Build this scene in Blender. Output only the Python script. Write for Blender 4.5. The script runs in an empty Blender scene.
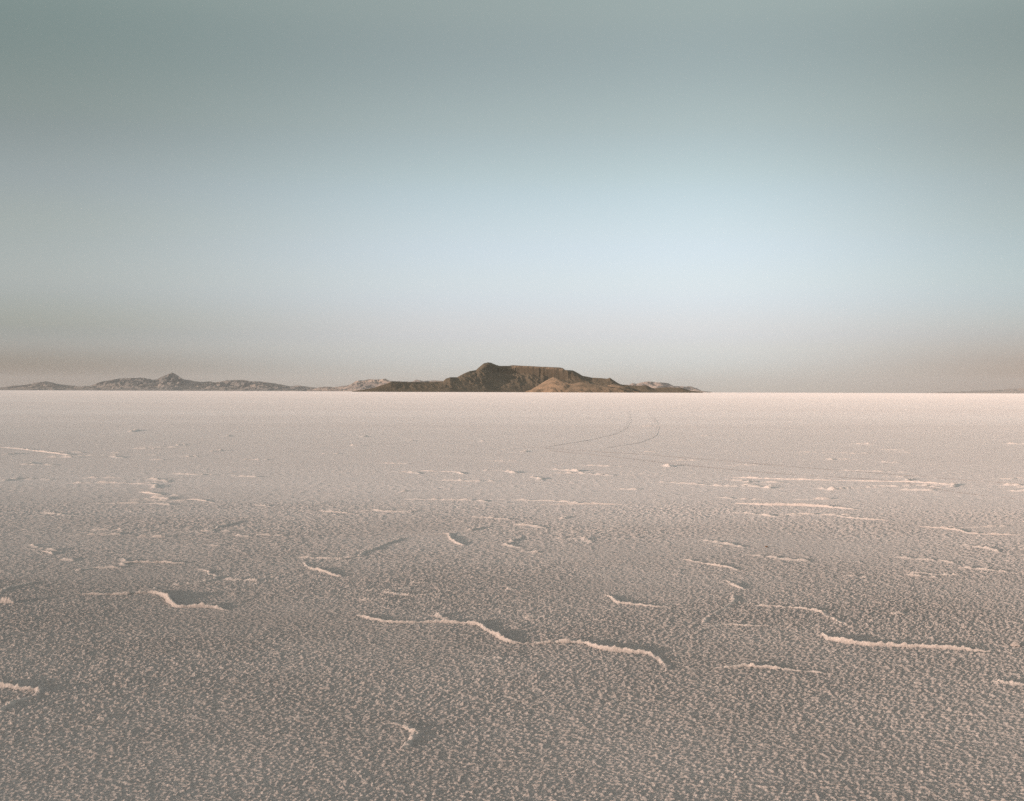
import bpy, math, random
import numpy as np
R = math.radians
rng = random.Random(7)
sc = bpy.context.scene
COL = sc.collection

# ------------------------------------------------------------------ camera and the pixel -> ground mapping used to survey the place
CAM_H, F_PX, W, H = 1.6, 1200.0, 1024, 801
ROLL = math.atan(3.3 / 1024.0)          # the horizon drops slightly to the right
HY = 391.7                              # horizon row in the middle of the frame
PITCH = math.atan((400.5 - HY) / F_PX)

def px_dir(px, py):
    """world direction of a picture point"""
    u, v = (px - 512.0) / F_PX, (400.5 - py) / F_PX
    c, s = math.cos(ROLL), math.sin(ROLL)
    u, v = c * u - s * v, s * u + c * v
    cp, sp = math.cos(PITCH), math.sin(PITCH)
    return np.array([u, cp + v * sp, v * cp - sp])

def ground_pt(px, py):
    d = px_dir(px, py)
    t = CAM_H / max(-d[2], 1e-5)
    return d[0] * t, d[1] * t

def elev(px, py):
    d = px_dir(px, py)
    return d[2] / d[1]                  # tangent of the elevation angle over unit depth

cam_d = bpy.data.cameras.new('camera')
cam_d.sensor_width = 36.0
cam_d.lens = 36.0 * F_PX / W
cam_d.clip_start, cam_d.clip_end = 0.05, 300000.0
cam = bpy.data.objects.new('camera', cam_d)
COL.objects.link(cam)
cam.location = (0, 0, CAM_H)
from mathutils import Euler, Matrix
cam.rotation_euler = (Matrix.Rotation(R(90) - PITCH, 3, 'X') @ Matrix.Rotation(ROLL, 3, 'Z')).to_euler()
sc.camera = cam

# ------------------------------------------------------------------ noise
def _hash(ix, iy, seed):
    h = (ix.astype(np.int64) * 374761393 + iy.astype(np.int64) * 668265263 + seed * 974634777) & 0xFFFFFFFF
    h = ((h ^ (h >> 13)) * 1274126177) & 0xFFFFFFFF
    return (h ^ (h >> 16)) & 0xFFFF

_ang = np.arange(65536) / 65536.0 * 2 * math.pi
_GX, _GY = np.cos(_ang * 7.0).astype(np.float32), np.sin(_ang * 7.0).astype(np.float32)

def perlin(x, y, seed=0):
    """gradient noise, about -0.7 .. 0.7"""
    x = np.asarray(x, dtype=np.float64); y = np.asarray(y, dtype=np.float64)
    ix, iy = np.floor(x), np.floor(y)
    fx, fy = (x - ix).astype(np.float32), (y - iy).astype(np.float32)
    ux = fx * fx * fx * (fx * (fx * 6 - 15) + 10)
    uy = fy * fy * fy * (fy * (fy * 6 - 15) + 10)
    ix, iy = ix.astype(np.int64), iy.astype(np.int64)
    def g(a, b):
        h = _hash(ix + a, iy + b, seed)
        return _GX[h] * (fx - a) + _GY[h] * (fy - b)
    n0 = g(0, 0) + ux * (g(1, 0) - g(0, 0))
    n1 = g(0, 1) + ux * (g(1, 1) - g(0, 1))
    return n0 + uy * (n1 - n0)

def fbm(x, y, octaves, seed=0, gain=0.5):
    s, a, f = 0.0, 1.0, 1.0
    for k in range(octaves):
        s = s + a * perlin(x * f + 13.7 * k, y * f - 7.1 * k, seed + k)
        a *= gain; f *= 2.03
    return s

def sstep(a, b, v):
    t = np.clip((v - a) / (b - a), 0, 1)
    return t * t * (3 - 2 * t)

# ------------------------------------------------------------------ object helpers
def tag(o, label=None, cat=None, group=None, kind=None):
    if label: o['label'] = label
    if cat: o['category'] = cat
    if group: o['group'] = group
    if kind: o['kind'] = kind
    return o

def grid_mesh(name, X, Y, Z, mat, smooth=True, attr=None):
    r, c = X.shape
    me = bpy.data.meshes.new(name)
    co = np.empty((r * c, 3), dtype=np.float32)
    co[:, 0], co[:, 1], co[:, 2] = X.ravel(), Y.ravel(), Z.ravel()
    idx = np.arange(r * c, dtype=np.int32).reshape(r, c)
    q = np.stack([idx[:-1, :-1], idx[:-1, 1:], idx[1:, 1:], idx[1:, :-1]], axis=-1).reshape(-1)
    n = (r - 1) * (c - 1)
    me.vertices.add(r * c); me.vertices.foreach_set('co', co.ravel())
    me.loops.add(n * 4); me.loops.foreach_set('vertex_index', q)
    me.polygons.add(n)
    me.polygons.foreach_set('loop_start', np.arange(0, n * 4, 4, dtype=np.int32))
    me.update(calc_edges=True)
    me.polygons.foreach_set('use_smooth', np.full(n, smooth))
    me.materials.append(mat)
    if attr is not None:
        at = me.attributes.new(attr[0], 'FLOAT', 'POINT')
        at.data.foreach_set('value', np.ascontiguousarray(attr[1], dtype=np.float32).ravel())
    o = bpy.data.objects.new(name, me)
    COL.objects.link(o)
    return o

class Nodes:
    """small helper to write node trees"""
    def __init__(self, tree):
        self.t = tree
    def new(self, typ, **kw):
        n = self.t.nodes.new(typ)
        for k, v in kw.items():
            setattr(n, k, v)
        return n
    def link(self, a, b):
        self.t.links.new(a, b)
    def math(self, op, a, b=None, c=None, clamp=False):
        n = self.new('ShaderNodeMath', operation=op, use_clamp=clamp)
        for i, v in enumerate((a, b, c)):
            if v is None: continue
            if isinstance(v, (int, float)): n.inputs[i].default_value = v
            else: self.link(v, n.inputs[i])
        return n.outputs[0]
    def noise(self, vec, scale, detail=2, rough=0.5):
        n = self.new('ShaderNodeTexNoise')
        n.inputs['Scale'].default_value = scale
        n.inputs['Detail'].default_value = detail
        n.inputs['Roughness'].default_value = rough
        self.link(vec, n.inputs['Vector'])
        return n.outputs['Fac']
    def maprange(self, v, a, b, c=0.0, d=1.0, smooth=True):
        n = self.new('ShaderNodeMapRange', interpolation_type='SMOOTHSTEP' if smooth else 'LINEAR')
        self.link(v, n.inputs['Value'])
        for k, x in zip(('From Min', 'From Max', 'To Min', 'To Max'), (a, b, c, d)):
            n.inputs[k].default_value = x
        return n.outputs['Result']
    def mix(self, fac, a, b, blend='MIX'):
        n = self.new('ShaderNodeMix', data_type='RGBA', blend_type=blend)
        if isinstance(fac, (int, float)): n.inputs[0].default_value = fac
        else: self.link(fac, n.inputs[0])
        for i, v in ((6, a), (7, b)):
            if isinstance(v, tuple): n.inputs[i].default_value = (*v, 1)
            else: self.link(v, n.inputs[i])
        return n.outputs[2]
    def ramp(self, v, stops, interp='LINEAR'):
        n = self.new('ShaderNodeValToRGB')
        n.color_ramp.interpolation = interp
        e = n.color_ramp.elements
        while len(e) < len(stops): e.new(0.5)
        for k, (p, c) in enumerate(stops):
            e[k].position = p; e[k].color = (*c, 1)
        self.link(v, n.inputs['Fac'])
        return n.outputs['Color']

def new_mat(name):
    m = bpy.data.materials.new(name)
    m.use_nodes = True
    m.node_tree.nodes.clear()
    N = Nodes(m.node_tree)
    out = N.new('ShaderNodeOutputMaterial')
    bs = N.new('ShaderNodeBsdfPrincipled')
    N.link(bs.outputs[0], out.inputs['Surface'])
    bs.inputs['Roughness'].default_value = 0.9
    bs.inputs['Specular IOR Level'].default_value = 0.08
    bs.inputs['Diffuse Roughness'].default_value = 1.0
    geo = N.new('ShaderNodeNewGeometry')
    return m, N, bs, geo.outputs['Position']

# ------------------------------------------------------------------ materials
def salt_material(name, k):
    m, N, bs, pos = new_mat(name)
    sep = N.new('ShaderNodeSeparateXYZ'); N.link(pos, sep.inputs[0])
    # the near crust is coarse and greyer; the pan farther out is whiter salt (an uneven border lies about 50 m out)
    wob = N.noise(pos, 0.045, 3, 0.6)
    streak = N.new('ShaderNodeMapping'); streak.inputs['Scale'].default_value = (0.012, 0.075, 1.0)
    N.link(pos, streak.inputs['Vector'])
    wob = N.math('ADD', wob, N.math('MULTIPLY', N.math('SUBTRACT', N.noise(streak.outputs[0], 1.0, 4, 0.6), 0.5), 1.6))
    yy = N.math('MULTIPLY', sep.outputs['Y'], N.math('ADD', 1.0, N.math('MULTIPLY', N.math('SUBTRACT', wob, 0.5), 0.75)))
    far_mix = N.math('ADD', N.math('MULTIPLY', N.maprange(yy, 6.0, 22.0), 0.74), N.math('MULTIPLY', N.maprange(yy, 34.0, 84.0), 0.26))
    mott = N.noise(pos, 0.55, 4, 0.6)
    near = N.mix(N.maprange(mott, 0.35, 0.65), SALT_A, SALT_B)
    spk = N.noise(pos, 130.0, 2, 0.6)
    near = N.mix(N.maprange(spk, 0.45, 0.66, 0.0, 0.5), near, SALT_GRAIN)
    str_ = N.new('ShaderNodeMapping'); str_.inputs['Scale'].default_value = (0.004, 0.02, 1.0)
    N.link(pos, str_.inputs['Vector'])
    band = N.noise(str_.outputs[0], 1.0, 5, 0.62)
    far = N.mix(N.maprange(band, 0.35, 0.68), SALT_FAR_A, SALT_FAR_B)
    col = N.mix(far_mix, near, far)
    # crests of pressure ridges are painted paler to brighten their sunlit lips, scuffed salt in a wheel track is greyer
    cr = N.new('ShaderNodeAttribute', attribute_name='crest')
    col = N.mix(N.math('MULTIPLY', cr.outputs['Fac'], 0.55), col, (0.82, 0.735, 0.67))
    col = N.mix(1.0, col, (k, k, k), 'MULTIPLY')
    N.link(col, bs.inputs['Base Color'])
    N.link(N.math('MULTIPLY', far_mix, 0.5), bs.inputs['Specular IOR Level'])
    bs.inputs['Roughness'].default_value = 0.6
    b1 = N.new('ShaderNodeBump'); b1.inputs['Strength'].default_value = 1.0
    b1.inputs['Distance'].default_value = BUMP_FINE
    N.link(N.noise(pos, 75.0, 3, 0.6), b1.inputs['Height'])
    b2 = N.new('ShaderNodeBump'); b2.inputs['Strength'].default_value = 1.0
    b2.inputs['Distance'].default_value = BUMP_FAR
    hh = N.math('MULTIPLY', N.noise(pos, 9.0, 3, 0.6), N.maprange(sep.outputs['Y'], 7.0, 32.0))
    N.link(hh, b2.inputs['Height'])
    N.link(b1.outputs[0], b2.inputs['Normal'])
    N.link(b2.outputs[0], bs.inputs['Normal'])
    return m

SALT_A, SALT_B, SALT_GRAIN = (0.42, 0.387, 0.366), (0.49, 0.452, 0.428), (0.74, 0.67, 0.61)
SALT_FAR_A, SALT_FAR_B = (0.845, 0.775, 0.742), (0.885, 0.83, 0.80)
BUMP_FINE, BUMP_FAR = 0.012, 0.028
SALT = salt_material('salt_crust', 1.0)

TRACK = salt_material('packed_salt', 0.97)

def rock_material(name, dark, light, strata, k, bump, hgt, lit_tone=None):
    m, N, bs, pos = new_mat(name)
    sep = N.new('ShaderNodeSeparateXYZ'); N.link(pos, sep.inputs[0])
    a = N.noise(pos, k, 6, 0.62)
    col = N.mix(N.maprange(a, 0.42, 0.60), dark, light)
    mp = N.new('ShaderNodeMapping'); mp.inputs['Scale'].default_value = (0.3, 0.3, 9.0)
    N.link(pos, mp.inputs['Vector'])
    s = N.noise(mp.outputs[0], k * 1.4, 4, 0.6)
    zz = N.maprange(sep.outputs['Z'], hgt * 0.55, hgt * 0.9)
    col = N.mix(N.math('MULTIPLY', N.maprange(s, 0.45, 0.62), N.math('ADD', N.math('MULTIPLY', zz, 0.7), 0.15)), col, strata)
    if lit_tone:      # sunlight on foothill, bench and cap rim painted in as paler tan
        ba = N.new('ShaderNodeAttribute', attribute_name='lit_tone')
        col = N.mix(ba.outputs['Fac'], col, lit_tone)
    N.link(col, bs.inputs['Base Color'])
    b = N.new('ShaderNodeBump'); b.inputs['Distance'].default_value = bump; b.inputs['Strength'].default_value = 0.8
    N.link(N.noise(pos, k * 6, 5, 0.65), b.inputs['Height']); N.link(b.outputs[0], bs.inputs['Normal'])
    return m

# ------------------------------------------------------------------ ground relief
OCT = [  # wavelength, amplitude, seed
    (2.6, 0.007, 1), (0.85, 0.0026, 2), (0.30, 0.0018, 3), (0.105, 0.0026, 4),
    (0.037, 0.0032, 5), (0.0185, 0.0092, 6), (0.0095, 0.0054, 7)]
GRAIN = 1.0

def relief(x, y, cell):
    """height of the salt crust; octaves finer than the local mesh fade out"""
    z = np.zeros(np.shape(x), dtype=np.float32)
    far = np.clip(1.0 - (np.hypot(x, y) - 250.0) / 300.0, 0, 1).astype(np.float32)
    patch = (0.80 + 0.7 * perlin(x / 1.9, y / 1.9, 31)).astype(np.float32)      # coarser and finer patches of crystals
    ws = [sstep(1.6, 2.8, lam / cell).astype(np.float32) for lam, amp, sd in OCT]
    for k, (lam, amp, sd) in enumerate(OCT):
        w = ws[k]
        if lam < 0.2:      # knobs too fine for the mesh out there are carried by the next coarser size
            amp = amp + (0.62 if lam < 0.05 else 0.28) * sum(OCT[j][1] * (1 - ws[j]) for j in range(k + 1, len(OCT)))
        if not np.any(w > 0): continue
        n = perlin(x / lam + sd * 3.3, y / lam - sd * 1.9, sd)
        if lam < 0.2:
            n = np.where(n > 0, n * (0.7 + 2.2 * n), n * 0.45)                       # crystal knobs on a flatter bed
            z += (amp * GRAIN * w) * n * np.clip(patch, 0.35, 1.6)
        else:
            z += (amp * w) * n
    return z * far

# small crust edges that are part of the ground itself: (pixel polyline, height in m)
MINOR = [
    ([(436, 615.5), (441, 617.5), (448, 620)], .022), ([(523, 619), (537, 618), (556, 616.5)], .014),
    ([(480, 659), (495, 658), (511, 657.5)], .013), ([(330, 560.5), (344, 559.5)], .014),
    ([(408, 583.3), (433, 582.8)], .016), ([(468, 531), (475, 529), (484, 527)], .02),
    ([(357, 601), (374, 600.5), (391, 599.5)], .016), ([(290, 719.5), (303, 718), (317, 715.5)], .012),
    ([(95, 720.5), (112, 719)], .012), ([(182, 531.6), (236, 531.4)], .013), ([(138, 537.4), (169, 537.2)], .018),
    ([(150, 495.4), (184, 495.6)], .016), ([(150, 484), (156, 486), (154, 489)], .018),
    ([(790, 499.6), (837, 499.3)], .02), ([(815, 488), (832, 490), (850, 488.5), (886, 487)], .026),
    ([(895, 490), (936, 490.7)], .022), ([(905, 485), (956, 485.2), (950, 488)], .026), ([(905, 481), (914, 479)], .03),
    ([(1000, 485.5), (1040, 486)], .03), ([(1005, 491.3), (1040, 491.3)], .03),
    ([(0, 455), (26, 453.5)], .02), ([(45, 457.3), (78, 457.6)], .03), ([(110, 453), (126, 453)], .022),
    ([(0, 481.5), (14, 479.5), (32, 478)], .02), ([(65, 483.6), (96, 483.2), (115, 483), (150, 484.6)], .022),
    ([(80, 478), (129, 478)], .02), ([(150, 460), (166, 460)], .03), ([(185, 457), (198, 456.5)], .03),
    ([(210, 451.5), (224, 450.5)], .03), ([(175, 445.5), (189, 445)], .035), ([(222, 436.5), (234, 436)], .03),
    ([(512, 525), (530, 525.5), (546, 528.5)], .016), ([(378, 463), (411, 464)], .022), ([(320, 454), (341, 453.8)], .025),
    ([(470, 517), (490, 518), (512, 520)], .014), ([(550, 473), (582, 473.5), (616, 476)], .022),
    ([(572, 470.5), (580, 472)], .03), ([(505, 471), (516, 473.5)], .03), ([(664, 465.5), (672, 467)], .04),
    ([(90, 530), (126, 530.4)], .013), ([(60, 560), (77, 561.3)], .015), ([(0, 603), (16, 604.5)], .025),
    ([(222, 579.6), (240, 580.6), (262, 581.3)], .015), ([(145, 498), (158, 498.3), (172, 499.6)], .028),
    ([(740, 486), (765, 487.5), (772, 489)], .02), ([(360, 437), (368, 436.4)], .03), ([(130, 432), (138, 430)], .04),
    ([(350, 446), (362, 446)], .03), ([(405, 441), (416, 440.6)], .03), ([(470, 441), (492, 441.5)], .02),
    ([(640, 426.5), (672, 426)], .02), ([(850, 444), (878, 444.5)], .03), ([(1005, 444), (1040, 444.5)], .04),
    ([(700, 436), (716, 435.8)], .03), ([(880, 462), (900, 463)], .02), ([(715, 545), (724, 547)], .012),
    ([(960, 568), (985, 570), (1010, 573)], .015), ([(905, 575), (940, 578)], .012), ([(890, 615), (905, 613)], .014),
    ([(845, 575), (868, 578)], .012), ([(700, 540), (722, 543), (745, 548)], .011), ([(520, 551), (540, 553)], .012),
    ([(960, 545), (990, 549), (1000, 553)], .016), ([(990, 682.5), (1012, 684.5), (1034, 685.5)], .015),
    ([(505, 590), (520, 590.5)], .014), ([(255, 535), (287, 535.6)], .014), ([(255, 505), (268, 507)], .013),
    ([(205, 545), (222, 546)], .012), ([(236, 535.5), (252, 537)], .012), ([(400, 492), (410, 491)], .016),
    ([(440, 480), (470, 481)], .014), ([(610, 489), (640, 489.5)], .014), ([(655, 482), (700, 484.5)], .014),
    
    ]

def hairlines(n):
    # fine crust edges scattered between the plates, mostly running across the view
    out = []
    for _ in range(n):
        y = rng.uniform(9.5, 34.0)
        x = rng.uniform(-0.46, 0.46) * y
        L = rng.uniform(0.25, 1.1) * (0.6 + y / 14.0)
        a = rng.gauss(-0.25, 0.5)
        pts = []
        m = rng.randint(3, 6)
        for k in range(m):
            pts.append((x, y))
            a2 = a + rng.gauss(0, 0.55)
            x += math.cos(a2) * L / m; y += math.sin(a2) * L / m
        out.append((pts, rng.uniform(.008, .013)))
    return out

def poly_ground(pts):
    return np.array([ground_pt(*p) for p in pts])

def resample(P, step):
    seg = np.hypot(*np.diff(P, axis=0).T)
    s = np.concatenate([[0], np.cumsum(seg)])
    n = max(8, int(s[-1] / step))
    t = np.linspace(0, s[-1], n)
    Q = np.stack([np.interp(t, s, P[:, 0]), np.interp(t, s, P[:, 1])], 1)
    k = max(3, int(n * 0.035) | 1)
    pad = np.pad(Q, ((k, k), (0, 0)), mode='edge')
    ker = np.hanning(2 * k + 3)[1:-1]; ker /= ker.sum()
    Q = np.stack([np.convolve(pad[:, i], ker, 'valid') for i in (0, 1)], 1)
    return Q, t, s[-1]

SUN_AZ = R(45)          # behind the camera, to the left
SUN_EL = R(5.2)
SUN_TRAVEL = np.array([math.cos(SUN_AZ), math.sin(SUN_AZ)])

def add_minor(X, Y, Z, CR, rowY):
    surveyed = [(poly_ground(p), h) for p, h in MINOR]
    for k, (P, h) in enumerate(surveyed + [(np.array(p), h) for p, h in hairlines(62)]):
        Q, t, L = resample(P, max(0.02, L0(P) / 120))
        d0 = float(np.mean(P[:, 1]))
        wf, wb = max(0.030, 0.0030 * d0), max(0.045, 0.0045 * d0)
        m = 3 * wb
        r0, r1 = np.searchsorted(rowY, Q[:, 1].min() - m), np.searchsorted(rowY, Q[:, 1].max() + m)
        if r1 - r0 < 2: r0, r1 = max(0, r0 - 1), r1 + 1
        sx = X[r0:r1]
        c = np.where((sx.max(0) > Q[:, 0].min() - m) & (sx.min(0) < Q[:, 0].max() + m))[0]
        if len(c) == 0: continue
        c0, c1 = c[0], c[-1] + 1
        x, y = X[r0:r1, c0:c1], Y[r0:r1, c0:c1]
        best = np.full(x.shape, 1e9); tb = np.zeros(x.shape)
        for i in range(len(Q)):
            d = np.hypot(x - Q[i, 0], y - Q[i, 1])
            b = d < best
            best = np.where(b, d, best); tb = np.where(b, t[i] / L, tb)
        hh = (max(1.5 * h, 0.011 + 0.00065 * d0) if d0 > 8 else 1.3 * h) * np.clip(np.sin(np.pi * np.clip(tb, 0.03, 0.97)) * 2.2, 0, 1) * np.clip(0.75 + 1.5 * perlin(x / (0.05 + .004 * d0), y / (0.05 + .004 * d0), 60 + k), 0.1, 1.5)
        prof = np.clip(1 - best / (0.5 * (wf + wb)), 0, 1) ** 1.2
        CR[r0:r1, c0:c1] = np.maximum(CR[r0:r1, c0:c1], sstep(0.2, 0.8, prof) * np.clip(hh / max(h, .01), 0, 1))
        Z[r0:r1, c0:c1] += (hh * np.clip(1 - best / (0.5 * (wf + wb)), 0, 1) ** 1.2).astype(np.float32)

def L0(P):
    return float(np.sum(np.hypot(*np.diff(P, axis=0).T)))

CELL = 0.0007
def build_ground():
    rows = [-60000.0, -20000.0, -5000.0, -1200.0, -300.0, -80.0, -20.0, -5.0, -1.0, 0.5]
    y = 1.5
    while y < 90.0:
        rows.append(y); y += max(0.0036, CELL * y) if y > 3.4 and y < 15 else (0.02 if y < 3.4 else min(0.0018, 0.0007 + 0.0001 * (y - 15)) * y)
    g = 0.0018
    while y < 60000.0:
        rows.append(y); g = min(g * 1.06, 0.05); y += y * g
    rows.append(60000.0)
    rowY = np.array(rows)
    half, n = 0.53, 790
    t = np.linspace(-half, half, 2 * n + 1)
    off = np.geomspace(0.004, 1.0, 46)
    wR = np.maximum(rowY, 1.0) + 0.8
    core = wR[:, None] * t[None, :]
    ext = (62000.0 - half * wR)[:, None]
    # side strips: first steps follow the local cell, later ones run out to the horizon
    s = (np.geomspace(1.0, 1.0e6, 60) - 1.0) / (1.0e6 - 1.0)
    side = ext * s[None, 1:]
    X = np.concatenate([-(half * wR)[:, None] - side[:, ::-1], core, (half * wR)[:, None] + side], axis=1)
    Y = np.repeat(rowY[:, None], X.shape[1], axis=1)
    dx = np.gradient(X, axis=1); dyr = np.gradient(rowY)[:, None]
    cell = np.maximum(np.abs(dx), np.abs(dyr) * np.ones_like(dx))
    Z = np.zeros(X.shape, dtype=np.float32)
    B = 120
    for r in range(0, len(rowY), B):
        Z[r:r + B] = relief(X[r:r + B], Y[r:r + B], cell[r:r + B])
    CR = np.zeros(X.shape, dtype=np.float32)
    add_minor(X, Y, Z, CR, rowY)
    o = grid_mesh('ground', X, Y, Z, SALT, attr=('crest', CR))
    tag(o, 'wide flat salt pan of rough pinkish grey crystals reaching the horizon', 'salt flat', kind='structure')
    return o
build_ground()

# ------------------------------------------------------------------ raised salt ridges: each one a thing
def salt_ridge(pts, h, label, front=None, back=None, peak=None, seed=0):
    P = poly_ground(pts)
    d0 = float(np.mean(P[:, 1]))
    step = max(0.007, 0.0012 * d0)
    Q, t, L = resample(P, step)
    T = np.gradient(Q, axis=0); T /= np.maximum(np.hypot(T[:, 0], T[:, 1]), 1e-9)[:, None]
    k = 9
    ker = np.hanning(2 * k + 3)[1:-1]; ker /= ker.sum()
    if len(T) > 4 * k:
        pad = np.pad(T, ((k, k), (0, 0)), mode='edge')
        T = np.stack([np.convolve(pad[:, i], ker, 'valid') for i in (0, 1)], 1)[:len(Q)]
        T /= np.maximum(np.hypot(T[:, 0], T[:, 1]), 1e-9)[:, None]
    Nn = np.stack([-T[:, 1], T[:, 0]], 1)
    if np.mean(Nn @ np.array([0.55, 0.83])) < 0: Nn = -Nn          # points away from the light
    h = max(0.44 * h, 0.009 + 0.00060 * d0)
    wf = front or max(0.014, 0.6 * h, 0.0013 * d0)
    wb = back or max(0.050, 1.8 * h, 0.0035 * d0)
    nf, nb = int(wf * 1.5 / step) + 3, int(wb * 1.5 / step) + 3
    o = np.concatenate([np.linspace(-wf * 1.5, 0, nf), np.linspace(0, wb * 1.5, nb)[1:]])
    wand = (0.018 * fbm(t / 0.16, t * 0 + seed * 3.1, 3, 40 + seed) * min(1.0, L / 0.6)) * (1 + .05 * d0)
    X = Q[:, 0][None, :] + Nn[:, 0][None, :] * (o[:, None] + wand[None, :])
    Y = Q[:, 1][None, :] + Nn[:, 1][None, :] * (o[:, None] + wand[None, :])
    u = t / L
    env = np.clip(np.minimum(u, 1 - u) / min(0.22, 0.12 / max(L, .3) + .08), 0, 1) ** 0.45
    if peak is not None:
        env *= 0.78 + 0.30 * np.exp(-((u - peak) / 0.28) ** 2)
    k_ = max(1.0, d0 / 9.0)
    lump = np.clip(1.0 + 0.35 * perlin(t / (0.028 * k_), t * 0 + 5.5, 80 + seed) + 0.4 * perlin(t / (0.085 * k_), t * 0 + 3.5, 82 + seed) + 0.8 * perlin(t / (0.31 * k_), t * 0 + 1.5, 81 + seed), 0.35, 1.5)
    hh = (h * env * lump)[None, :]
    oo = o[:, None] + 0 * hh
    # jagged foot lines
    jf = wf * (1 + 0.8 * perlin(X / 0.06, Y / 0.06, 90 + seed))
    jb = wb * (1 + 0.8 * perlin(X / 0.09, Y / 0.09, 91 + seed))
    shp = np.where(oo < 0, np.clip(1 + oo / np.maximum(jf, .01), 0, 1) ** 0.8, np.clip(1 - oo / np.maximum(jb, .01), 0, 1) ** 1.15)
    edge = np.clip((np.abs(oo) / np.where(oo < 0, wf, wb) - 1.0) / 0.5, 0, 1)
    endf = np.clip(1 - np.minimum(u, 1 - u) / 0.03, 0, 1)[None, :]
    cellv = np.full(X.shape, step)
    g = relief(X, Y, np.maximum(cellv, CELL * Y))
    crumbs = (0.22 * hh * shp + 0.003 * np.clip(shp * 3, 0, 1)) * np.clip(perlin(X / 0.024, Y / 0.024, 93) * 1.6 + 0.9 * perlin(X / 0.012, Y / 0.012, 94), -0.8, 1.1)
    Z = g + hh * shp + crumbs - 0.014 * np.maximum(edge, endf) - 0.0022
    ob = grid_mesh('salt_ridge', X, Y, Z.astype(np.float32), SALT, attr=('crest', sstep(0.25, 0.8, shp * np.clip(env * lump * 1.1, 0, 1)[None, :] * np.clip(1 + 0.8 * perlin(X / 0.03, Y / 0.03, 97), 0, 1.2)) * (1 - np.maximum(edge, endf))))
    # put the origin at the foot of the ridge
    cx, cy = float(Q[len(Q) // 2, 0]), float(Q[len(Q) // 2, 1])
    ob.data.transform(Matrix.Translation((-cx, -cy, 0)))
    ob.location = (cx, cy, 0)
    tag(ob, label, 'salt ridge', 'raised salt ridges on the flat')
    return ob

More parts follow.
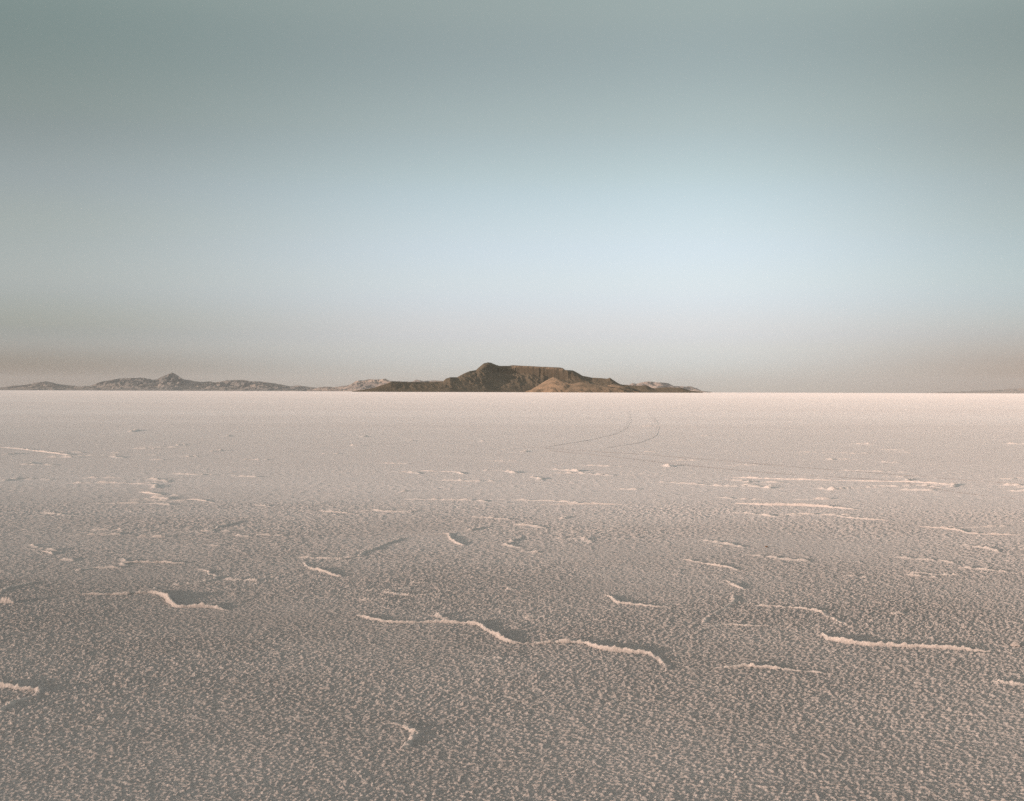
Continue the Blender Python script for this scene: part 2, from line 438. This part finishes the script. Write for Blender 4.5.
RIDGES = [
    ([(76, 594.5), (105, 595), (130, 594.5), (148, 592.5), (160, 594.5), (167, 598), (171, 605.5), (178, 607.3), (195, 607.5), (212, 607.5), (227, 611)], .064,
     'stepped salt ridge at left whose middle kink casts the broadest dark shadow', .55),
    ([(150, 591), (157, 587.5), (172, 585), (198, 583.8), (209, 581), (222, 575.5)], .022, 'thin broken salt ridge bordering the back of the broadest shadow at left', None),
    ([(194, 569.5), (206, 570.8), (211, 575), (222, 577)], .034, 'tiny zigzag salt ridge at left, just behind the broad dark shadow', .6),
    ([(302, 562.5), (309, 568.5), (322, 571.5), (342, 577.5)], .045, 'short salt ridge left of centre slanting down right before a dark wedge of shadow', .4),
    ([(357, 558.5), (362, 553), (373, 549.5), (385, 544.5), (395, 541), (406, 537)], .034, 'salt ridge left of centre climbing to the right with its dark side facing us', .35),
    ([(424, 534.6), (436, 534), (448, 533.8), (451, 541), (464, 546)], .034, 'hooked salt ridge near the centre with a small dark pocket inside its bend', .7),
    ([(354, 615.5), (370, 619.5), (385, 622.5), (400, 623.5), (418, 623.4), (442, 623), (465, 623.5), (478, 625.5), (488, 631), (503, 640), (514, 643), (531, 644.5), (545, 644)], .056,
     'long winding salt ridge in the centre foreground that ends in a dark sloping hollow', .72),
    ([(518, 643.8), (535, 644.2), (560, 643), (582, 643), (598, 648), (612, 651.5), (635, 653.5), (651, 654.5), (660, 661), (669, 673)], .054,
     'pale salt ridge in the centre foreground curling toward us at its right end', .5),
    ([(605, 595), (611, 598.5), (617, 603.5), (632, 605), (650, 606.5), (678, 608)], .036, 'straight salt ridge right of centre with a raised hook at its left tip', .25),
    ([(678, 560), (695, 562), (710, 565), (728, 567.5), (739, 571)], .022, 'slender salt ridge right of centre above the broken chain of lumps', None),
    ([(720, 580.5), (728, 582), (735, 587), (747, 590.5)], .036, 'short stubby salt ridge heading the broken chain of lumps right of centre', .6),
    ([(731, 596), (734, 601), (728, 606), (718, 611), (707, 618), (699, 626)], .034, 'crumbled salt ridge curving toward us as a chain of dark lumps right of centre', .25),
    ([(695, 633), (712, 627), (728, 625.3), (747, 625.6), (775, 626)], .020, 'faint arched salt ridge below the broken chain of lumps', None),
    ([(739, 604.5), (760, 606), (790, 608), (810, 610), (822, 612.5), (828, 617), (838, 622), (850, 626.5)], .038,
     'salt ridge at right that runs level then steps down just behind the longest bright ridge', .75),
    ([(815, 630), (822, 634), (830, 640), (845, 643.5), (870, 646), (900, 647), (930, 648), (965, 650.5), (1002, 652.8)], .052,
     'longest and brightest salt ridge in the right foreground with a dark band behind it', .35),
    ([(711, 669.5), (745, 667), (770, 668.5), (800, 671.5), (839, 675.5)], .020, 'low arched salt ridge in the right foreground, nearest one below the longest ridge', None),
    ([(-30, 685), (0, 687.5), (20, 690.5), (39, 691), (37, 697)], .066, 'thick salt ridge cut off by the left edge of the foreground', .75),
    ([(-4, 714), (12, 704), (24, 699.5), (36, 696)], .032, 'narrow salt ridge branching toward us below the thick one at the left edge', None),
    ([(380, 724), (397, 724.5), (408, 729), (416, 733), (408, 741), (401, 753)], .030, 'crumbly salt ridge nearest to us, turned like a bracket around a dark patch', .6),
    ([(139, 492), (150, 493.5), (162, 495)], .030, 'upper left salt ridge in the stacked cluster of pale edges at far left', None),
    ([(186, 499.4), (205, 501), (212, 503), (220, 503.5)], .038, 'pale salt ridge ending in a lump at the right end of the stacked cluster', .6),
    ([(212, 529.5), (221, 526.5), (234, 523.5), (244, 520.5)], .036, 'short dark salt ridge slanting up to the right, alone at left', .4),
    ([(120, 563), (150, 562.6), (188, 563.2)], .026, 'straight level salt ridge at left, above the broad dark shadow', None),
    ([(38, 550.5), (46, 552), (54, 555.5)], .030, 'small hooked salt ridge by itself near the left edge', None),
    ([(-6, 595), (9, 588.5), (25, 585), (44, 580.5)], .036, 'dark salt ridge climbing rightward from the left edge', .3),
    ([(730, 503.3), (770, 505.3), (800, 505.8), (825, 507), (845, 508.8), (864, 510)], .060, 'broad swollen salt ridge at right in the middle distance', .5),
    ([(834, 515.3), (848, 518), (865, 519.5), (892, 520.5)], .030, 'thin salt ridge just below the broad swollen one', None),
    ([(912, 526.3), (940, 528), (955, 529.5), (968, 533), (985, 534.2), (1026, 535)], .048, 'wavy bright salt ridge running out past the right edge in the middle distance', .45),
    ([(728, 477.5), (790, 479.5), (840, 480.6), (905, 481.8), (957, 484.8)], .035, 'longest thin salt ridge far off at right, in front of the tyre tracks', None),
    ([(-4, 446.8), (20, 449), (45, 452), (76, 456.3)], .040, 'dashed line of a salt ridge far off at the left edge', None),
    ([(533, 505.2), (570, 504.3), (600, 504.2), (636, 504.8)], .024, 'level hairline salt ridge at the middle of the flat', None),
    ([(418, 471), (440, 471.3), (456, 472), (464, 474.5)], .034, 'far salt ridge straight below the left end of the mesa, ending in a lump', .9),
    ([(321, 511), (330, 512.3), (345, 513.3), (360, 514.7)], .028, 'small pale salt ridge left of the middle, all alone', .2),
]
for i, (pts, h, lab, pk) in enumerate(RIDGES):
    salt_ridge(pts, h, lab, peak=pk, seed=i)

# a few loose bits lying on the crust
def lump(name, px, py, r, mat, label, cat, seed, squash=0.7):
    x0, y0 = ground_pt(px, py)
    nu, nv = 40, 24
    th = np.linspace(0, 2 * np.pi, nu + 1)[None, :]; ph = np.linspace(0, np.pi, nv)[:, None]
    ux, uy, uz = np.sin(ph) * np.cos(th), np.sin(ph) * np.sin(th), np.cos(ph) + 0 * th
    rr = r * (1 + 0.5 * perlin(ux * 1.3 + seed, uy * 1.3 + uz * 1.7, seed) + 0.45 * perlin(ux * 3 + seed, uy * 3 - uz * 3.3, seed + 1) + 0.2 * perlin(ux * 8, uy * 8 + uz * 9, seed + 2))
    rr[:, -1] = rr[:, 0]
    o = grid_mesh(name, rr * ux, rr * uy * 0.85, rr * uz * squash, mat)
    o.location = (x0, y0, r * squash * 0.5)
    tag(o, label, cat)
lump('salt_clod', 1016, 646.5, 0.026, SALT, 'loose white salt clod past the right end of the longest bright ridge', 'salt clod', 5)
PEB = rock_material('brown_pebble', (0.16, 0.09, 0.05), (0.24, 0.14, 0.08), (0.2, 0.12, 0.07), 40.0, 0.004, 0.1)
lump('pebble', 766.5, 547.5, 0.014, PEB, 'single tiny brown pebble lying on the pale salt right of centre', 'pebble', 9)

# ------------------------------------------------------------------ tyre tracks
def tyre_track(pts, width, label):
    P = poly_ground(pts)
    Q, t, L = resample(P, 0.25)
    T = np.gradient(Q, axis=0); T /= np.hypot(T[:, 0], T[:, 1])[:, None]
    Nn = np.stack([-T[:, 1], T[:, 0]], 1)
    o = np.linspace(-0.5, 0.5, 7)
    w = width * (1 + 0.5 * perlin(t / 3.0, t * 0 + 2.2, 71)) * np.clip(np.minimum(t, L - t) / (0.22 * L) + 0.12, 0, 1)
    X = Q[:, 0][None] + Nn[:, 0][None] * o[:, None] * w[None]
    Y = Q[:, 1][None] + Nn[:, 1][None] * o[:, None] * w[None]
    Z = relief(X, Y, np.maximum(0.5, CELL * Y)) + 0.004 - 0.002 * (1 - (np.abs(o[:, None]) * 2) ** 2)
    ob = grid_mesh('tyre_track', X, Y, Z, TRACK)
    tag(ob, label, 'tyre track', 'tyre tracks across the salt')
tyre_track([(545, 450), (620, 457), (700, 466), (790, 474.5), (900, 480), (960, 493), (1030, 500)], 0.26, 'nearer of the two straight tyre tracks drawn across the right half')
tyre_track([(520, 446.5), (640, 454), (720, 460), (800, 467), (880, 473), (1030, 485)], 0.26, 'farther of the two straight tyre tracks drawn across the right half')
tyre_track([(629, 411), (630, 420), (626, 428), (615, 434), (590, 440), (540, 448)], 0.11, 'curved tyre track bending away to the left, left one of the loop')
tyre_track([(648, 413), (655, 420), (658, 428), (655, 436), (640, 443), (600, 449)], 0.11, 'curved tyre track like a bracket, right one of the loop')

# ------------------------------------------------------------------ hills
def hills_from_skyline(name, sky, D_ridge, D_front, D_back, mat, label, cat, rows=110, du=0.5, gully=0.25, prof=None, extra=None, foot=None, jag=0.22, seed=0, sink=3.0, scale=1.0, blur=9.0):
    """terrain whose crest follows a surveyed skyline; every crest point has its own distance, the flanks run down to the salt in front and behind"""
    px = np.arange(sky[0][0], sky[-1][0] + du, du)
    sy = np.interp(px, [p[0] for p in sky], [p[1] for p in sky])
    sy = sy + jag * fbm(px / 7.0, px * 0 + seed + 0.5, 4, 100 + seed, 0.5)
    Dr = np.interp(px, *zip(*D_ridge)); Dg = np.interp(px, *zip(*D_front)); Dk = Dr + D_back
    Df = np.interp(px, *zip(*foot)) if foot else Dg
    el = np.array([elev(a, b) for a, b in zip(px, sy)])
    hx = np.array([px_dir(a, b)[0] / px_dir(a, b)[1] for a, b in zip(px, sy)])
    Hc = np.maximum(el * Dr + CAM_H + sink, 0.0)
    def smooth(h, sig):
        k = int(3 * sig / du); w = np.exp(-0.5 * (np.arange(-k, k + 1) * du / sig) ** 2); w /= w.sum()
        return np.convolve(np.pad(h, k, mode='edge'), w, 'valid')
    H1, H2 = smooth(Hc, blur / 3), smooth(Hc, blur)
    v = np.concatenate([np.linspace(0, 1, rows), 1 + np.linspace(0, 1, rows // 3)[1:]])
    V = v[:, None]
    Y = np.where(V <= 1, Dg[None] + (Dr - Dg)[None] * V, Dr[None] + (Dk - Dr)[None] * (V - 1))
    X = hx[None] * Y
    f = np.clip((Y - Df[None]) / np.maximum(Dr - Df, 1.0)[None], 0, 1)
    # steps of the skyline belong to the crest and soften down the flank
    a = sstep(0.80, 1.0, f); b = sstep(0.35, 0.85, f)
    Hf = Hc[None] * a + (1 - a) * (H1[None] * b + H2[None] * (1 - b))
    wx, wy = 0.35 * fbm(X / (90 * scale), Y / (90 * scale), 3, 160 + seed), px[None] + 0 * V
    pf = prof(np.clip(f + 0.10 * wx * 4 * f * (1 - f), 0, 1), wy, Dr[None] - Y + 14 * wx) if prof else f ** 1.15
    back = np.where(V > 1, 1 - sstep(0, 1, V - 1), 1.0)
    Z = Hf * pf * back
    # gullies and spurs: strongest half way down the flanks, gone at crest and foot
    mid = np.clip(4 * f * (1 - f), 0, 1) * (V <= 1)
    g = 1 - 2.2 * np.abs(fbm(X / (130 * scale) + seed + wx, Y / (380 * scale), 4, 120 + seed))
    g2 = 1 - 2.2 * np.abs(fbm(X / (38 * scale) + seed + wx, Y / (140 * scale), 3, 130 + seed))
    Z = Z * (1 + gully * ((g - 0.5) + 0.35 * (g2 - 0.5)) * mid)
    lit_tone = None
    if extra is not None:
        Z, lit_tone = extra(X, Y, Z, Dr[None] - Y + 14 * wx, wy)
    # nothing on the front may poke over the surveyed crest line
    Z = np.where(V < 1, np.minimum(Z, el[None] * Y + CAM_H + sink * Y / Dr[None]), Z) - sink
    o = grid_mesh(name, X, Y, Z, mat, attr=None if lit_tone is None else ('lit_tone', lit_tone))
    tag(o, label, cat, kind='structure')
    return o

MESA_SKY = [(352, 391.2), (362, 390), (375, 387.5), (385, 384), (392, 381.5), (400, 382), (420, 382), (443, 381.5), (446, 378.5), (450, 377.3), (457, 377.3), (463, 374), (470, 371), (476, 370), (480, 366.5), (484, 363.3), (488, 362.5), (491, 362.7), (496, 365), (500, 366), (508, 366), (513, 365.3), (530, 366.3), (540, 366.8), (550, 367.2), (560, 367.5), (563, 368.3), (565, 370), (573, 370.5), (578, 373), (583, 376), (592, 377.5), (600, 378), (607, 378.6), (610, 377.7), (613, 380), (618, 383), (621, 384.5), (630, 385.5), (640, 385.8), (645, 385.3), (648, 386), (652, 388), (655, 388.5), (658, 387.8), (665, 387.3), (680, 387.6), (685, 389), (690, 390.6), (703, 391.9)]
def mesa_profile(f, px, depth):
    # long concave talus, then a cap cliff below the flat top
    cap = sstep(474, 505, px) * (1 - sstep(560, 590, px))
    talus = f ** 1.2
    q = 1 - depth / 75.0      # the cap cliff keeps its own straight line below the rim
    capped = np.where(q < 0.25, 0.86 * np.clip(f, 0, 1) ** 1.05, np.maximum(0.86 * f ** 1.05, np.where(q < 0.45, 0.86 + 0.11 * (q - 0.25) / 0.2, 0.97 + 0.03 * (q - 0.45) / 0.55)))
    return talus * (1 - cap) + capped * cap
def mesa_extra(X, Y, Z, depth, px):
    # the sunlit foothill in front of the cliff, and the low benches running right from it
    def hill(cx_px, D, hgt, rl, rr, rf, p=1.0, sd=0):
        dx, dy = X - (cx_px - 512) / F_PX * D, Y - D
        r = np.sqrt(np.where(dx < 0, dx / rl, dx / rr) ** 2 + np.where(dy < 0, dy / rf, dy / 260.0) ** 2)
        r = r * (1 + 0.22 * fbm(X / 45.0, Y / 45.0, 4, 33 + sd))
        return hgt * np.clip(1 - r, 0, 1) ** p
    h1 = hill(553, 3690, 50, 86, 150, 150, 0.95)
    h2 = hill(580, 3640, 36, 90, 190, 140, 0.9, 4)
    h3 = hill(614, 3700, 30, 60, 80, 110, 0.6, 8)
    top = np.maximum(np.maximum(h1, h2 * 0.98), h3)
    n = fbm(X / 30.0, Y / 30.0, 4, 51)
    lit_tone = sstep(-1.0, 4.0, top - Z) * np.where(h2 * 0.98 > h1, 0.45, 1.0)
    bench = sstep(603, 609, px) * (1 - sstep(626, 632, px))
    lit_tone = np.where(h3 >= top - 0.01, bench * sstep(17, 22, h3) * (1 - sstep(26, 29, h3)), lit_tone)
    cap = sstep(498, 512, px) * (1 - sstep(561, 566, px)) * sstep(52, 46, depth) * sstep(12, 22, depth)
    lit_tone = np.clip(np.maximum(lit_tone, cap * 0.55) * (0.75 + 1.2 * n), 0, 1)
    return np.maximum(Z, top), lit_tone
MESA = rock_material('mesa_rock', (0.150, 0.125, 0.090), (0.185, 0.150, 0.107), (0.175, 0.14, 0.10), 0.014, 5.0, 95.0, lit_tone=(0.37, 0.265, 0.18))
hills_from_skyline('mesa', MESA_SKY, [(350, 3340), (450, 3730), (498, 4090), (640, 4170), (705, 4180)],
                   [(350, 3220), (450, 3450), (530, 3450), (640, 3450), (705, 3700)], 500.0, MESA,
                   'dark brown flat topped mesa standing alone on the horizon', 'mesa',
                   foot=[(350, 3270), (450, 3520), (540, 3880), (570, 3930), (640, 3980), (705, 4030)],
                   prof=mesa_profile, extra=mesa_extra, gully=0.16, rows=190, du=0.3, seed=3, scale=0.7)

LEFT_SKY = [(-60, 389), (-40, 387.5), (-15, 388), (0, 387.5), (10, 386), (20, 385.5), (27, 384.5), (38, 382.5), (45, 381), (50, 381.5), (57, 384), (70, 385.5), (80, 386.5), (90, 385.5), (97, 383), (105, 381), (115, 379.5), (120, 378.3), (130, 378), (140, 377.5), (145, 378), (152, 379.5), (157, 379), (163, 376), (168, 373.8), (172, 372.2), (176, 374.3), (180, 377), (185, 379.5), (195, 381), (205, 382), (210, 381.5), (215, 382), (225, 380.5), (237, 380), (245, 380), (252, 381), (265, 382), (275, 383.5), (283, 385), (290, 386.5), (298, 385.3), (303, 385.8), (310, 387.3), (325, 388.5), (340, 391)]
FAR_ROCK = rock_material('range_rock', (0.24, 0.235, 0.225), (0.33, 0.295, 0.265), (0.32, 0.285, 0.26), 0.0012, 25.0, 300.0)
PALE_ROCK = rock_material('pale_range_rock', (0.27, 0.24, 0.22), (0.48, 0.395, 0.335), (0.48, 0.395, 0.335), 0.0016, 25.0, 250.0)
hills_from_skyline('mountain_range', LEFT_SKY, [(-60, 16000), (340, 16000)], [(-60, 13500), (100, 13200), (200, 13800), (340, 13500)], 2500.0, FAR_ROCK,
                   'low jagged mountain range with one pointed peak on the left horizon', 'mountains', gully=0.8, seed=11, sink=10, scale=2.2, jag=0.75, blur=7.0, rows=150)
MID_SKY = [(306, 390.5), (318, 387.6), (325, 386.6), (335, 387), (345, 386), (350, 385), (356, 381.2), (365, 380), (375, 379.3), (382, 379.5), (385, 378.5), (390, 381), (400, 381.6), (412, 381.5), (417, 379.8), (425, 381), (435, 380.6), (442, 381.2), (460, 383), (480, 386), (500, 391)]
hills_from_skyline('mountain_range', MID_SKY, [(300, 15000), (510, 15000)], [(300, 12800), (510, 12800)], 2500.0, PALE_ROCK,
                   'pale rugged hills showing just behind the left foot of the mesa', 'mountains', gully=0.8, seed=17, sink=10, scale=2.2, jag=0.75, blur=7.0, rows=150)
RIGHT_SKY = [(596, 390), (612, 385.5), (620, 384.5), (629, 384.6), (633, 382.5), (638, 383.5), (645, 382), (648, 381.3), (655, 382.5), (660, 382.4), (668, 383), (675, 386), (685, 386.5), (690, 386.3), (697, 388.5), (702, 390.5), (712, 392)]
hills_from_skyline('mountain_range', RIGHT_SKY, [(590, 15000), (715, 15000)], [(590, 12800), (715, 12800)], 2500.0, PALE_ROCK,
                   'pale pinkish hills showing just behind the right foot of the mesa', 'mountains', gully=0.8, seed=23, sink=10, scale=2.2, jag=0.75, blur=7.0, rows=150)
FR_SKY = [(925, 393), (945, 391.9), (985, 390.4), (1000, 389.6), (1010, 388.8), (1025, 388), (1050, 386.5), (1080, 387), (1110, 390), (1130, 393)]
hills_from_skyline('mountain_range', FR_SKY, [(920, 23000), (1135, 23000)], [(920, 20800), (1135, 20800)], 3000.0, FAR_ROCK,
                   'faint hazy hills low on the horizon at the right edge', 'mountains', gully=0.8, seed=29, sink=10, scale=2.2, jag=0.75, blur=7.0, rows=150)

# ------------------------------------------------------------------ air
def haze_box():
    b0, b1 = np.array([-64000.0, -64000.0, -14.0 - 6.0]), np.array([64000.0, 64000.0, 700.0])
    vs = [(x, y, z) for x in (b0[0], b1[0]) for y in (b0[1], b1[1]) for z in (b0[2], b1[2])]
    fs = [(0, 1, 3, 2), (4, 6, 7, 5), (0, 4, 5, 1), (2, 3, 7, 6), (0, 2, 6, 4), (1, 5, 7, 3)]
    me = bpy.data.meshes.new('haze'); me.from_pydata(vs, [], fs); me.update()
    m = bpy.data.materials.new('haze'); m.use_nodes = True
    t = m.node_tree; t.nodes.clear()
    out = t.nodes.new('ShaderNodeOutputMaterial'); v = t.nodes.new('ShaderNodeVolumePrincipled')
    v.inputs['Color'].default_value = HAZE_COL
    v.inputs['Density'].default_value = HAZE_D
    v.inputs['Anisotropy'].default_value = 0.2
    t.links.new(v.outputs[0], out.inputs['Volume'])
    me.materials.append(m)
    o = bpy.data.objects.new('haze', me); COL.objects.link(o)
    tag(o, 'thin pale evening haze over the whole flat', 'haze', kind='stuff')
HAZE_COL, HAZE_D = (0.93, 0.92, 0.92, 1), 1.6e-5
haze_box()

# ------------------------------------------------------------------ sky and sun
SKY_EL = [0.0, 0.0137, 0.033, 0.0513, 0.0845, 0.125, 0.17, 0.213, 0.296, 0.4, 0.62, 1.0]  # upper stops, above the frame, are boosted to fill the ground shadows
SKY_LEFT = [(0.42, 0.42, 0.75), (0.42, 0.42, 0.75), (0.88, 0.944, 1.796), (1.011, 1.035, 1.597), (1.513, 1.379, 1.753), (1.776, 1.518, 1.586), (1.853, 1.531, 1.464), (1.76, 1.457, 1.228), (2.082, 1.767, 1.331), (3.9, 2.95, 2.1), (8.4, 5.5, 3.7), (8.4, 5.5, 3.7)]
SKY_MIDDLE = [(1.313, 1.678, 4.19), (1.313, 1.678, 4.19), (1.465, 1.636, 3.39), (1.664, 1.635, 2.86), (2.041, 1.878, 2.591), (2.342, 2.054, 2.386), (2.358, 2.038, 2.032), (2.25, 1.861, 1.651), (2.35, 1.875, 1.472), (3.9, 2.95, 2.1), (8.4, 5.5, 3.7), (8.4, 5.5, 3.7)]
SKY_RIGHT = [(0.691, 0.622, 1.213), (0.691, 0.622, 1.213), (0.811, 0.784, 1.467), (0.967, 0.958, 1.581), (1.183, 1.153, 1.539), (1.306, 1.183, 1.294), (1.354, 1.139, 1.076), (1.39, 1.134, 0.956), (1.77, 1.425, 1.081), (3.9, 2.95, 2.1), (8.4, 5.5, 3.7), (8.4, 5.5, 3.7)]
to_sun = np.array([-math.cos(SUN_AZ) * math.cos(SUN_EL), -math.sin(SUN_AZ) * math.cos(SUN_EL), math.sin(SUN_EL)])
world = bpy.data.worlds.new('World'); sc.world = world; world.use_nodes = True
wt = world.node_tree; wt.nodes.clear(); WN = Nodes(wt)
wout = WN.new('ShaderNodeOutputWorld'); bg = WN.new('ShaderNodeBackground')
sky = WN.new('ShaderNodeTexSky', sky_type='NISHITA')
sky.sun_disc = False
sky.sun_elevation = SUN_EL
sky.sun_rotation = math.atan2(to_sun[0], to_sun[1])
sky.altitude = 1280.0
sky.air_density, sky.dust_density, sky.ozone_density = 1.0, 1.0, 1.0
bg.inputs['Strength'].default_value = 0.10
# tint of the evening sky by height above the horizon: paler over the mesa, duller to the left and right
gen = WN.new('ShaderNodeTexCoord')
sepw = WN.new('ShaderNodeSeparateXYZ'); WN.link(gen.outputs['Generated'], sepw.inputs[0])
elv = WN.math('MAXIMUM', sepw.outputs['Z'], 0.0)
azi = WN.math('ARCTAN2', sepw.outputs['X'], sepw.outputs['Y'])
def sky_ramp(rows):
    return WN.ramp(elv, [(p, tuple(min(v / 10.0, 1.0) for v in col)) for p, col in zip(SKY_EL, rows)], 'CARDINAL')
tint = WN.mix(WN.maprange(azi, -0.42, -0.02, 1.0, 0.0), sky_ramp(SKY_MIDDLE), sky_ramp(SKY_LEFT))
tint = WN.mix(WN.maprange(azi, 0.12, 0.46, 0.0, 1.0), tint, sky_ramp(SKY_RIGHT))
tinted = WN.mix(1.0, sky.outputs[0], tint, 'MULTIPLY')
scl = WN.new('ShaderNodeVectorMath', operation='SCALE'); scl.inputs['Scale'].default_value = 10.0
WN.link(tinted, scl.inputs[0])
WN.link(scl.outputs[0], bg.inputs['Color'])
WN.link(bg.outputs[0], wout.inputs['Surface'])

sun_d = bpy.data.lights.new('sun', 'SUN')
sun_d.energy = 3.5; sun_d.angle = R(0.53); sun_d.color = (1.0, 0.74, 0.62)
sun = bpy.data.objects.new('sun', sun_d); COL.objects.link(sun)
from mathutils import Vector
sun.rotation_euler = Vector(-to_sun).to_track_quat('-Z', 'Y').to_euler()
sun.location = (-50, -50, 60)

# ------------------------------------------------------------------ render settings
sc.view_settings.view_transform = 'Standard'
sc.view_settings.look = 'None'
sc.view_settings.exposure = 0.0
sc.view_settings.gamma = 1.0
sc.view_settings.use_curve_mapping = False
c = sc.cycles
c.max_bounces = 4; c.diffuse_bounces = 3; c.glossy_bounces = 1; c.volume_bounces = 1
c.use_denoising = False
c.sample_clamp_indirect = 4.0
sc.render.film_transparent = False
